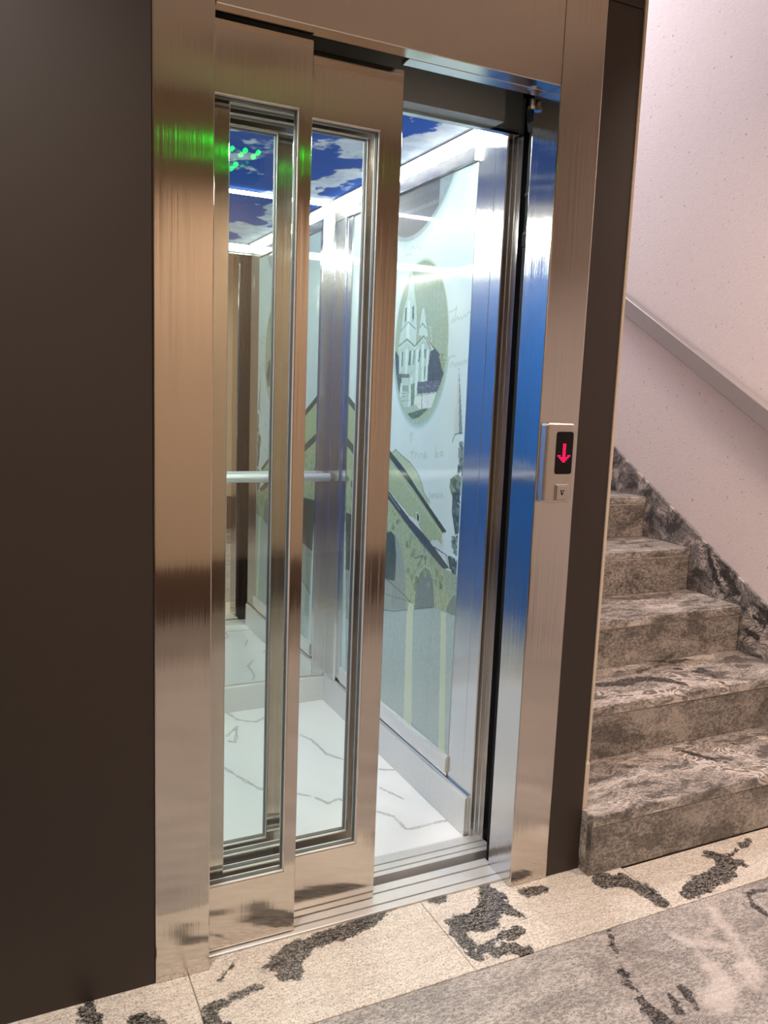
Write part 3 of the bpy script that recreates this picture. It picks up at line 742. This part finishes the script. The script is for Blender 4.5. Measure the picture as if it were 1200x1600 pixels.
MURAL_TOWN = [(0,(196,212,204),1,0,[(0.444,1.385),(0.405,1.179),(0.452,1.172)]),(0,(112,132,126),1,0,[(0.441,1.372),(0.403,1.179),(0.423,1.178)]),(0.0022,(70,90,88),0.9,0,[(0.458,1.151),(0.445,1.173),(0.423,1.178),(0.405,1.179)]),(0,(172,192,156),1,0,[(0.863,1.088),(0.835,1.099),(0.785,1.083),(0.723,1.066),(0.671,1.037),(0.633,1.002),(0.622,0.981),(0.595,0.964),(0.576,0.942),(0.627,0.945),(0.751,1.025)]),(0.0015,(74,98,88),0.9,0,[(0.853,1.086),(0.835,1.099),(0.79,1.083),(0.727,1.065),(0.671,1.037),(0.637,1.006),(0.622,0.981),(0.604,0.967),(0.577,0.952)]),(0,(158,178,138),1,8,[(1.283,1.26),(0.888,1.081),(0.473,0.877),(0.496,0.867),(0.492,0.831),(0.548,0.821),(1.271,1.114)]),(0,(56,80,74),1,0,[(1.285,1.285),(0.889,1.097),(0.863,1.085),(0.752,1.035),(0.666,0.984),(0.465,0.878),(0.488,0.87),(0.697,0.982),(0.779,1.019),(0.887,1.07),(1.283,1.256)]),(0,(196,214,200),0.9,0,[(0.496,0.867),(0.484,0.871),(0.479,0.822),(0.492,0.831)]),(0.0018,(204,220,206),0.8,0,[(1.162,1.187),(1.149,1.179)]),(0.0018,(204,220,206),0.8,0,[(1.112,1.163),(1.1,1.155)]),(0.0018,(204,220,206),0.8,0,[(1.064,1.14),(1.052,1.131)]),(0.0018,(204,220,206),0.8,0,[(1.016,1.117),(1.005,1.109)]),(0.0018,(204,220,206),0.8,0,[(0.97,1.095),(0.959,1.086)]),(0.0018,(204,220,206),0.8,0,[(0.926,1.073),(0.915,1.065)]),(0.0018,(204,220,206),0.8,0,[(0.887,1.054),(0.876,1.046)]),(0.0018,(204,220,206),0.8,0,[(0.864,1.043),(0.853,1.035)]),(0.0018,(204,220,206),0.8,0,[(0.841,1.032),(0.831,1.025)]),(0.0018,(204,220,206),0.8,0,[(0.819,1.022),(0.809,1.014)]),(0.0018,(204,220,206),0.8,0,[(0.797,1.011),(0.787,1.004)]),(0.0018,(204,220,206),0.8,0,[(0.776,1.001),(0.766,0.994)]),(0.0018,(204,220,206),0.8,0,[(0.755,0.991),(0.744,0.984)]),(0.0018,(204,220,206),0.8,0,[(0.733,0.981),(0.724,0.974)]),(0.0018,(204,220,206),0.8,0,[(0.713,0.971),(0.703,0.964)]),(0.0018,(204,220,206),0.8,0,[(0.692,0.961),(0.683,0.954)]),(0.0018,(204,220,206),0.8,0,[(0.672,0.952),(0.662,0.944)]),(0.0018,(204,220,206),0.8,0,[(0.652,0.942),(0.643,0.935)]),(0.0018,(204,220,206),0.8,0,[(0.632,0.933),(0.623,0.926)]),(0.0018,(204,220,206),0.8,0,[(0.613,0.923),(0.604,0.916)]),(0.0018,(204,220,206),0.8,0,[(0.594,0.914),(0.584,0.907)]),(0.0018,(204,220,206),0.8,0,[(0.575,0.905),(0.566,0.898)]),(0.0018,(204,220,206),0.8,0,[(0.556,0.896),(0.547,0.889)]),(0.0018,(204,220,206),0.8,0,[(0.537,0.887),(0.528,0.881)]),(0.0018,(204,220,206),0.8,0,[(0.519,0.878),(0.51,0.872)]),(0.0018,(204,220,206),0.8,0,[(0.501,0.87),(0.492,0.863)]),(0,(190,208,180),1,0,[(0.668,0.908),(0.655,0.912),(0.641,0.9),(0.639,0.881),(0.651,0.873),(0.666,0.883)]),(0,(58,84,62),1,0,[(0.662,0.903),(0.654,0.906),(0.646,0.897),(0.646,0.885),(0.652,0.879),(0.659,0.887)]),(0,(160,178,138),1,34,[(1.27,1.094),(0.879,0.926),(0.638,0.823),(0.466,0.765),(0.356,0.756),(0.336,0.558),(1.207,0.291)]),(0,(72,86,94),1,10,[(1.272,1.118),(0.882,0.955),(0.779,0.909),(0.711,0.881),(0.618,0.849),(0.548,0.823),(0.514,0.805),(0.439,0.771),(0.474,0.761),(0.544,0.783),(0.637,0.817),(0.727,0.857),(0.879,0.924),(1.269,1.084)]),(0.0014,(190,206,196),0.8,0,[(0.881,0.944),(0.783,0.898)]),(0.0018,(150,166,140),0.8,0,[(0.847,0.899),(0.707,0.847),(0.571,0.796),(0.485,0.761)]),(0,(198,216,212),1,0,[(0.725,0.887),(0.688,0.888),(0.656,0.879),(0.628,0.856),(0.614,0.848),(0.71,0.879)]),(0,(196,214,210),1,0,[(0.565,0.828),(0.549,0.837),(0.517,0.843),(0.492,0.833),(0.483,0.821),(0.514,0.807),(0.548,0.819)]),(0.0022,(50,66,70),0.9,0,[(0.544,0.818),(0.462,0.807),(0.406,0.782)]),(0,(200,220,214),0.9,0,[(0.514,0.811),(0.458,0.806),(0.426,0.789),(0.46,0.782)]),(0.0015,(60,84,76),0.9,0,[(0.462,0.807),(0.447,0.775)]),(0,(148,168,142),0.8,40,[(0.473,0.759),(0.356,0.756),(0.349,0.69),(0.45,0.685)]),(0,(142,156,146),1,0,[(1.233,0.621),(1.12,0.768),(0.954,0.819),(0.849,0.814),(0.804,0.809),(0.767,0.773),(0.738,0.724),(0.72,0.673),(0.71,0.566),(1.216,0.406)]),(0,(56,88,76),1,24,[(1.249,0.822),(0.879,0.804),(0.844,0.815),(0.813,0.802),(0.797,0.734),(0.8,0.649),(1.231,0.596)]),(0,(150,166,150),0.9,0,[(1.228,0.558),(0.885,0.629),(0.813,0.632),(0.815,0.538),(1.217,0.419)]),(0.0018,(70,90,80),0.9,0,[(0.87,0.642),(0.724,0.617),(0.648,0.597)]),(0.0013,(90,108,96),0.8,0,[(0.876,0.585),(0.685,0.605),(0.648,0.597)]),(0.0014,(110,126,112),0.8,0,[(0.813,0.636),(0.815,0.538)]),(0,(116,132,128),1,10,[(0.648,0.593),(0.646,0.669),(0.623,0.714),(0.591,0.74),(0.561,0.738),(0.538,0.713),(0.517,0.627)]),(0.0022,(186,202,164),0.8,0,[(0.657,0.591),(0.651,0.674),(0.628,0.72),(0.591,0.746),(0.557,0.743),(0.526,0.717),(0.498,0.636)]),(0,(118,138,124),1,0,[(0.449,0.631),(0.433,0.667),(0.409,0.693),(0.373,0.709),(0.365,0.631),(0.391,0.628)]),(0.0018,(186,202,164),0.8,0,[(0.453,0.63),(0.437,0.668),(0.409,0.697),(0.38,0.709)]),(0.0016,(130,150,116),0.9,0,[(0.496,0.704),(0.469,0.635)]),(0.0016,(180,196,150),0.9,0,[(0.504,0.702),(0.481,0.632)]),(0,(168,188,178),1,10,[(1.216,0.406),(0.876,0.527),(0.683,0.582),(0.513,0.63),(0.344,0.637),(0.288,0.078),(1.189,0.06)]),(0.0022,(86,104,96),0.9,0,[(1.216,0.404),(0.876,0.527),(0.805,0.541),(0.683,0.579),(0.529,0.626)]),(0,(206,222,186),1,0,[(0.704,0.556),(0.69,0.604),(0.653,0.602),(0.659,0.568),(0.627,0.069),(0.688,0.064)]),(0,(204,220,184),1,0,[(0.477,0.627),(0.445,0.63),(0.404,0.084),(0.445,0.086)]),(0.0022,(60,80,70),0.9,0,[(0.663,0.757),(0.607,0.776)]),(0.0022,(60,80,70),0.9,0,[(0.607,0.774),(0.635,0.741),(0.662,0.704)]),(0.0013,(60,80,70),0.8,0,[(0.667,0.803),(0.663,0.757)]),(0.0022,(60,80,70),0.9,0,[(0.589,0.761),(0.59,0.749)]),(0.0013,(150,170,150),0.8,0,[(0.611,0.776),(0.596,0.791),(0.578,0.786),(0.594,0.775)])]
MURAL_DOTS = [((84,108,98),[(0.421,1.154),(0.396,1.156),(0.389,1.054),(0.422,1.05)],40,0.009),((96,120,100),[(0.458,1.04),(0.429,1.055),(0.393,1.053),(0.4,0.977),(0.446,0.99),(0.463,1.017)],110,0.01),((70,96,88),[(0.443,1.0),(0.399,1.005),(0.394,0.882),(0.416,0.879),(0.441,0.942)],100,0.01),((96,120,108),[(0.438,0.869),(0.401,0.879),(0.398,0.814),(0.429,0.824)],22,0.009),((70,90,86),[(0.454,0.807),(0.398,0.81),(0.396,0.756),(0.435,0.762)],45,0.009),((128,150,110),[(0.872,0.9),(0.66,0.821),(0.469,0.76),(0.477,0.678),(0.688,0.637),(0.772,0.783)],120,0.01),((120,136,110),[(1.268,1.069),(0.91,0.918),(0.8,0.822),(1.249,0.822)],60,0.012)]
MURAL_SCRIPT = [[(0.513,1.53),(0.491,1.534),(0.47,1.538)],[(0.474,1.545),(0.478,1.513)],[(0.499,1.499),(0.489,1.51),(0.478,1.505),(0.488,1.499),(0.474,1.505),(0.464,1.514),(0.455,1.504),(0.446,1.514),(0.438,1.505)],[(0.434,1.508),(0.425,1.518),(0.417,1.511),(0.407,1.521),(0.397,1.524),(0.389,1.516)],[(0.501,1.397),(0.486,1.401),(0.467,1.402)],[(0.494,1.369),(0.488,1.38),(0.477,1.384),(0.472,1.374),(0.464,1.372),(0.458,1.382)],[(0.454,1.374),(0.443,1.383),(0.435,1.376),(0.426,1.386)],[(0.421,1.377),(0.412,1.388),(0.404,1.381),(0.394,1.391)],[(0.709,1.109),(0.715,1.079)],[(0.726,1.095),(0.695,1.101)],[(0.693,1.081),(0.69,1.096),(0.676,1.097),(0.671,1.083)],[(0.662,1.084),(0.659,1.098),(0.646,1.099),(0.64,1.085)],[(0.632,1.092),(0.616,1.098),(0.621,1.105),(0.633,1.098),(0.628,1.087),(0.611,1.092)],[(0.556,1.125),(0.558,1.097),(0.542,1.098),(0.539,1.108),(0.555,1.107)],[(0.526,1.103),(0.511,1.107),(0.516,1.118),(0.527,1.113),(0.526,1.103)],[(0.584,0.982),(0.582,0.958)],[(0.57,0.969),(0.558,0.973),(0.563,0.98),(0.571,0.975),(0.566,0.966)],[(0.543,0.985),(0.555,0.98),(0.542,0.975),(0.55,0.968)],[(0.534,0.974),(0.522,0.98),(0.527,0.987),(0.535,0.982),(0.53,0.971)],[(0.514,0.973),(0.511,0.987),(0.503,0.988),(0.498,0.977)],[(0.789,1.742),(0.768,1.756),(0.754,1.742),(0.737,1.753),(0.718,1.737),(0.702,1.746)],[(0.816,1.732),(0.789,1.734),(0.77,1.724)],[(0.724,1.132),(0.735,1.153),(0.718,1.162),(0.716,1.141)]]
img = paint() / 255.0
rgb = np.where(img <= 0.04045, img / 12.92, ((img + 0.055) / 1.055) ** 2.4)
yy = MY0 + np.arange(ny + 1) / ny * (MY1 - MY0)
zz = MZ0 + np.arange(nz + 1) / nz * (MZ1 - MZ0)
Yg, Zg = np.meshgrid(yy, zz)
co = np.stack((np.full(Yg.size, XR), Yg.ravel(), Zg.ravel()), 1) - np.array(ORG[car.name])
idx = np.arange((ny + 1) * (nz + 1)).reshape(nz + 1, ny + 1)
quads = np.stack((idx[:-1, :-1].ravel(), idx[1:, :-1].ravel(), idx[1:, 1:].ravel(), idx[:-1, 1:].ravel()), 1)
# four more corners at the back make the sheet a 6 mm pane
nb = len(co)
bc = np.array([(XR + 0.006, MY0, MZ0), (XR + 0.006, MY1, MZ0), (XR + 0.006, MY1, MZ1), (XR + 0.006, MY0, MZ1)]) - np.array(ORG[car.name])
co = np.vstack((co, bc))
c00, c01, c10, c11 = idx[0, 0], idx[0, -1], idx[-1, 0], idx[-1, -1]
extra = [(nb, nb + 1, nb + 2, nb + 3), (c00, c01, nb + 1, nb), (c01, c11, nb + 2, nb + 1), (c11, c10, nb + 3, nb + 2), (c10, c00, nb, nb + 3)]
me = bpy.data.meshes.new('printed_glass_wall')
me.from_pydata(co.tolist(), [], quads.tolist() + [tuple(int(i) for i in f) for f in extra])
ca = me.attributes.new('print', 'FLOAT_COLOR', 'POINT')
full = np.ones((len(co), 4), np.float32)
full[:nb, :3] = rgb.reshape(-1, 3)
ca.data.foreach_set('color', full.ravel())
me.materials.append(M_MURAL)
mur = bpy.data.objects.new('printed_glass_wall', me)
link(mur, car)
mur['label'] = 'glass wall printed with a church medallion and an arcaded town hall'
obj('wall_frame', join(B((XR - 0.010, XR + 0.01, 0.39, 1.25, 0.140, 0.186), bev=0.001), B((XR - 0.006, XR + 0.01, 0.39, 1.25, 0.186, 0.192), bev=0.0005)), M_SKIRT, car)
obj('skirting', B((XR - 0.012, XR + 0.01, 0.262, YB - 0.016, 0.0, 0.118), bev=0.001), M_SKIRT, car)
obj('skirting_bead', B((XR - 0.007, XR + 0.01, 0.262, YB - 0.016, 0.120, 0.126), (XR - 0.004, XR + 0.01, 0.39, YB - 0.016, 0.127, 0.139)), M_BRIGHT, car)
obj('crown_rail', B((XR - 0.012, XR + 0.01, 0.39, YB - 0.006, 1.929, 1.968), bev=0.001), M_STEEL_CAR, car)
# entrance post on the right
obj('entrance_post', prism([(XR, 0.389), (XR, 0.303), (XR + 0.0012, 0.302), (XR, 0.301), (XR, 0.251), (XR + 0.003, 0.2485), (XR + 0.014, 0.2485), (XR + 0.016, 0.246), (XR + 0.027, 0.246), (XR + 0.029, 0.243), (XR + 0.029, 0.222), (XR + 0.045, 0.220), (XR + 0.045, 0.389)], 2, 0.004, 2.05), M_STEEL_CAR, car)
# left side
obj('blue_wall', B((XL - 0.01, XL, 0.40, YB - 0.005, 0.13, 1.93)), M_BLUE, car, label='deep blue glass wall')
obj('skirting', B((XL - 0.01, XL + 0.012, 0.40, YB - 0.016, 0.0, 0.128), bev=0.001), M_STEEL_CAR, car)
obj('crown_rail', B((XL - 0.01, XL + 0.012, 0.40, YB - 0.006, 1.931, 1.968), bev=0.001), M_STEEL_CAR, car)
obj('entrance_return', B((XL - 0.012, -0.002, 0.252, 0.29, 0.004, 1.96), (XL - 0.012, XL + 0.0, 0.29, 0.40, 0.004, 1.96), bev=0.001), M_STEEL_CAR, car)
obj('transom', B((XL - 0.01, XR + 0.028, 0.252, 0.270, 1.966, 2.05)), M_STEEL_CAR, car)
obj('door_header', B((XL, 0.772, 0.182, 0.250, 1.966, 2.30), (0.772, 0.86, 0.236, 0.250, 1.970, 2.30)), M_FASCIA, car)
obj('door_header_lip', B((XL, XR + 0.02, 0.231, 0.2515, 1.959, 1.9655)), M_STEEL_CAR, car)
# ceiling and its light strips
obj('sky_ceiling', B((XL + 0.03, XR - 0.035, 0.30, YB - 0.006, ZC + 0.004, ZC + 0.012)), M_SKY, car, label='ceiling panel printed with blue sky and clouds')
obj('ceiling_edge', join(B((XR - 0.035, XR - 0.0215, 0.30, YB - 0.006, ZC - 0.001, ZC + 0.03)), B((XL + 0.027, XL + 0.031, 0.30, YB - 0.006, ZC, ZC + 0.03)), B((XL + 0.03, XR - 0.034, 0.296, 0.300, ZC, ZC + 0.03))), M_EDGE, car)
obj('light_strip', prism([(XR + 0.003, 1.9685), (XR + 0.003, 2.002), (XR - 0.022, 2.002), (XR - 0.004, 1.9685)], 1, 0.30, YB - 0.008), M_LED, car, label='white light strip')
obj('light_strip', prism([(XL - 0.003, 1.9685), (XL - 0.003, 2.002), (XL + 0.022, 2.002), (XL + 0.004, 1.9685)], 1, 0.30, YB - 0.008), M_LED_LEFT, car, label='white light strip')
obj('light_strip', prism([(0.2702, 1.9690), (0.2702, 2.002), (0.292, 2.002), (0.273, 1.9690)], 0, XL + 0.02, XR - 0.03), M_LED_LOW, car, label='white light strip')
obj('light_strip', B((XL + 0.02, XR - 0.02, YB - 0.0205, YB - 0.0165, 1.9905, 1.9955)), M_LED, car, label='white light strip')
# handrail of the cabin
rail = obj('cabin_handrail', join(tube((-0.33, YB - 0.052, 0.945), (0.806, YB - 0.052, 0.945), 0.0165, 20)), M_RAILM, car, smooth=False)
rail.data.polygons.foreach_set('use_smooth', [len(p.vertices) == 4 for p in rail.data.polygons])
for x in (-0.28, 0.215, 0.715):
    obj('rail_bracket', tube((x, YB - 0.052, 0.945), (x, YB - 0.002, 0.945), 0.008, 12), M_BRIGHT, rail)
rail2 = obj('cabin_handrail', tube((XL + 0.052, 0.48, 0.945), (XL + 0.052, 1.33, 0.945), 0.0165, 20), M_RAILM, car)
for y in (0.53, 1.28):
    obj('rail_bracket', tube((XL + 0.052, y, 0.945), (XL, y, 0.945), 0.008, 12), M_BRIGHT, rail2)

# ------------------------------------------------------------------ call panel
cp = empty('call_panel', (0.848, -0.003, 1.034), 'small steel call station with red arrow display, mounted on the door surround', 'call panel')
hb = B((0.806, 0.892, -0.030, -0.0032, 1.034, 1.232))
ed = [e for e in hb.edges if abs(e.verts[0].co.y - e.verts[1].co.y) > 0.01]
bmesh.ops.bevel(hb, geom=ed, offset=0.009, segments=4, affect='EDGES', profile=0.5)
ed = [e for e in hb.edges if e.verts[0].co.y < -0.0295 and e.verts[1].co.y < -0.0295 and len(e.link_faces) == 2 and e.calc_face_angle(0) > 0.3]
bmesh.ops.bevel(hb, geom=ed, offset=0.008, segments=4, affect='EDGES', profile=0.5)
obj('housing', hb, M_HOUSING, cp)
sb = B((0.835, 0.886, -0.0306, -0.028, 1.106, 1.210))
ed = [e for e in sb.edges if abs(e.verts[0].co.y - e.verts[1].co.y) > 0.002]
bmesh.ops.bevel(sb, geom=ed, offset=0.006, segments=3, affect='EDGES', profile=0.5)
scr = obj('display', sb, M_SCREEN, cp, label='black display window')
# dot-matrix arrow pointing down
ARROW = ['...XX...', '...XX...', '...XX...', '...XX...', '...XX...', '...XX...', 'XX.XX.XX', '.XXXXXX.', '..XXXX..', '...XX...']
dots = []
for j, row in enumerate(ARROW):
    for i, ch in enumerate(row):
        if ch == 'X':
            cx, cz = 0.8602 + (i - 3.5) * 0.0050, 1.158 + (4.5 - j) * 0.0047
            dots.append((cx - 0.0018, cx + 0.0018, -0.0312, -0.0305, cz - 0.0016, cz + 0.0016))
tag(obj('arrow_lights', B(*dots), M_RED, scr, label='red lit arrow pointing down'), kind='stuff')
bt = obj('call_button', join(ring(0.8405, 0.8785, 1.040, 1.081, 0.8430, 0.8760, 1.0425, 1.0785, -0.0325, -0.0295, 0.0005), B((0.8435, 0.8755, -0.0345, -0.0295, 1.043, 1.078), bev=0.0015, seg=2)), M_HOUSING, cp)
obj('arrow_mark', prism([(0.8535, 1.068), (0.8575, 1.0655), (0.8605, 1.0655), (0.8655, 1.068), (0.8605, 1.054), (0.8585, 1.054)], 1, -0.0351, -0.0340), M_BLACK, bt, label='black engraved arrowhead')
obj('button_light', tube((0.8595, -0.0356, 1.0625), (0.8595, -0.0345, 1.0625), 0.0018, 10), M_CREAM, bt)

# ------------------------------------------------------------------ staircase
RISE, GO, Y0S, N = 0.1755, 0.276, -0.047, 9
st = empty('staircase', (1.6, Y0S, 0.0), 'flight of polished grey granite steps beside the white wall', 'stairs')
TREAD_VEINS = {1: [[(1.567,0.213,0.0053),(1.607,0.137,0.0118),(1.649,0.073,0.0144),(1.668,0.004,0.0079)],[(1.788,0.171,0.0014),(1.836,0.06,0.0066)]],2: [[(1.395,0.385,0.0222),(1.496,0.374,0.0274),(1.609,0.373,0.0248),(1.665,0.327,0.0196),(1.683,0.281,0.0118)],[(1.624,0.436,0.0118),(1.73,0.47,0.0118),(1.807,0.517,0.0092)],[(1.815,0.477,0.0118),(1.901,0.485,0.0092)],[(1.783,0.415,0.0144),(1.824,0.365,0.0092)],[(1.863,0.387,0.0144),(1.858,0.339,0.0105),(1.817,0.246,0.0053)],[(1.955,0.505,0.004),(2.034,0.501,0.0066)]],3: [[(1.679,0.633,-0.0012),(1.729,0.57,0.0014)]]}
TREAD_PALES = {1: [[(1.549,0.246,0.016),(1.584,0.197,0.032),(1.585,0.116,0.032),(1.631,0.032,0.032),(1.692,-0.046,0.028)],[(1.623,0.207,0.012),(1.718,0.135,0.028),(1.737,0.063,0.044),(1.755,-0.006,0.044)],[(1.875,0.221,0.008),(1.936,0.142,0.02)]],2: [[(1.344,0.323,0.032),(1.442,0.27,0.036),(1.586,0.247,0.032),(1.686,0.261,0.024)],[(1.712,0.404,0.024),(1.699,0.288,0.032)],[(1.51,0.504,0.024),(1.63,0.49,0.028)],[(1.786,0.344,0.028),(1.806,0.25,0.028)],[(1.845,0.429,0.02),(1.914,0.42,0.02)]],3: [[(1.707,0.701,0.012),(1.847,0.697,0.016),(1.997,0.681,0.012)]]}
SL, SZ0 = 0.5856, 0.322      # slope and height at y = 0 of the stringer's upper edge
for n in range(1, N + 1):
    y0 = Y0S + (n - 1) * GO
    zt = n * RISE
    slab('tread', G_STAIR, st, 1.0315, X_R - 0.002, y0, y0 + GO + 0.010, zt - 0.030, zt, paths(TREAD_VEINS.get(n, [])), paths(TREAD_PALES.get(n, [])), 0.012, 0.0025)
    obj('joint_strip', B((1.033, X_R - 0.002, y0 + 0.0035, y0 + 0.02, zt - 0.0335, zt - 0.0302)), M_CREAM, st)
    rs = obj('riser', B((1.0315, X_R - 0.002, y0 + 0.003, y0 + 0.023, zt - RISE + (0.0005 if n > 1 else 0.0), zt - 0.0337), bev=0.001), G_RISER, st)
    put_veins(rs, paths({2: [[(1.389,0.231,0.0082),(1.424,0.197,0.016),(1.437,0.184,0.0082)],[(1.253,0.229,0.0134),(1.317,0.225,0.0056)],[(1.55,0.192,0.0108),(1.577,0.184,0.0056)]],3: [[(1.834,0.498,0.003),(1.853,0.447,0.0043),(1.899,0.381,0.0056)]],1: [[(1.497,0.048,0.0082),(1.538,0.037,0.0082)],[(1.608,0.018,0.0056),(1.679,0.001,0.0082)],[(1.145,0.126,0.0017),(1.215,0.121,0.0017)]]}.get(n, [])), (), (0, 2))
    if n == 1:
        es = obj('end_slab', B((1.0315, 1.044, y0 + 0.0235, 0.010, 0.0005, zt - 0.0337), bev=0.001), G_STAIR, st)
        put_veins(es, (), (), (1, 2))
    # stringer slab against the wall, from this riser to the next
    a, b = y0 + 0.0005, y0 + GO - 0.0005
    za, zb = SZ0 + SL * a, SZ0 + SL * b
    bm = bmesh.new()
    k = 14
    fr_, bk_ = [], []
    for (X, store) in ((X_R - 0.014, fr_), (X_R - 0.0015, bk_)):
        for i in range(k + 1):
            y = a + (b - a) * i / k
            top = SZ0 + SL * y
            store.append([bm.verts.new((X, y, zt + 0.0004 + (top - zt) * j / k)) for j in range(k + 1)])
    for i in range(k):
        for j in range(k):
            bm.faces.new((fr_[i][j], fr_[i + 1][j], fr_[i + 1][j + 1], fr_[i][j + 1]))
        bm.faces.new((fr_[i][k], fr_[i + 1][k], bk_[i + 1][k], bk_[i][k]))
        bm.faces.new((fr_[i][0], bk_[i][0], bk_[i + 1][0], fr_[i + 1][0]))
    for i in (0, k):
        for j in range(k):
            bm.faces.new((fr_[i][j], fr_[i][j + 1], bk_[i][j + 1], bk_[i][j]))
    so = obj('stringer_slab', bm, G_STRING, st)
    put_veins(so, paths({3: [[(0.698,0.728,0.014),(0.664,0.661,0.018),(0.638,0.602,0.014)],[(0.611,0.647,0.008),(0.57,0.617,0.018),(0.534,0.575,0.018),(0.578,0.551,0.014)],[(0.601,0.662,0.006),(0.544,0.649,0.01),(0.511,0.631,0.006)],[(0.624,0.592,0.014),(0.592,0.543,0.012)]],2: [[(0.472,0.552,0.008),(0.427,0.539,0.006)],[(0.452,0.507,0.006),(0.392,0.487,0.006)],[(0.473,0.439,0.01),(0.412,0.419,0.012)],[(0.411,0.531,0.008),(0.366,0.506,0.012)]]}.get(n, [])), paths({3: [[(0.613,0.608,0.02),(0.568,0.6,0.024),(0.533,0.562,0.02)],[(0.665,0.693,0.022),(0.639,0.641,0.022),(0.625,0.553,0.02)],[(0.712,0.731,0.026),(0.709,0.652,0.022)]],2: [[(0.48,0.475,0.018),(0.43,0.451,0.022),(0.375,0.417,0.02)],[(0.462,0.517,0.018),(0.375,0.467,0.02)],[(0.472,0.413,0.018),(0.409,0.395,0.022),(0.377,0.367,0.018)]]}.get(n, [])), (1, 2))
# upright skirting slab on the shaft side, its pale sawn end facing the landing
sk = obj('skirting_slab', prism([(0.0, RISE + 0.0005), (0.0, 0.305), (0.012, 0.318), (0.22, 0.318), (0.22, RISE + 0.0005)], 0, 1.0318, 1.047, bev=0.001), M_CREAM, st)

# handrail on the white wall
def hz(y):
    return 1.018 + 0.5835 * y
hr = empty('handrail', (X_R, 0.5, hz(0.5)), 'plain grey flat handrail sloping up the white stair wall', 'handrail')
pts = [(-0.35, hz(-0.35) - 0.078), (2.4, hz(2.4) - 0.078), (2.4, hz(2.4)), (-0.35, hz(-0.35))]
obj('rail_bar', prism(pts, 0, X_R - 0.052, X_R - 0.010, bev=0.004), M_RAIL, hr)
for y in (-0.1, 0.9, 1.9):
    obj('rail_bracket', tube((X_R - 0.03, y, hz(y) - 0.045), (X_R - 0.0005, y, hz(y) - 0.045), 0.012, 14), M_RAIL, hr)

# ------------------------------------------------------------------ the landing behind the viewer: lamps and the green indicator they mirror
for x, y, z in ((-0.57, -0.72, 2.75), (1.70, -0.72, 2.75), (0.75, -2.10, 2.75)):  # the last housing belongs to the added fill lamp
    lt = empty('ceiling_lamp', (x, y, z), 'round white ceiling lamp over the %s' % ('elevator doors' if x < 0 else 'foot of the stairs' if x > 1 else 'opposite wall of the landing, added as fill light'), 'lamp', 'ceiling lamps of the landing')
    obj('lamp_ring', join(tube((x, y, z - 0.085), (x, y, z), 0.20, 32)), M_CREAM, lt)
gi = empty('green_indicator', (0.82, -2.75, 2.5), 'small box with green indicator lights high on the opposite wall', 'indicator')
obj('case', B((0.72, 0.94, -2.75, -2.62, 2.39, 2.55), bev=0.004), M_SCREEN, gi)
for x, z in ((0.762, 2.507), (0.832, 2.507), (0.902, 2.508), (0.782, 2.430)):
    obj('indicator_light', tube((x, -2.6205, z), (x, -2.612, z), 0.012, 14), M_GREEN, gi, label='green light')
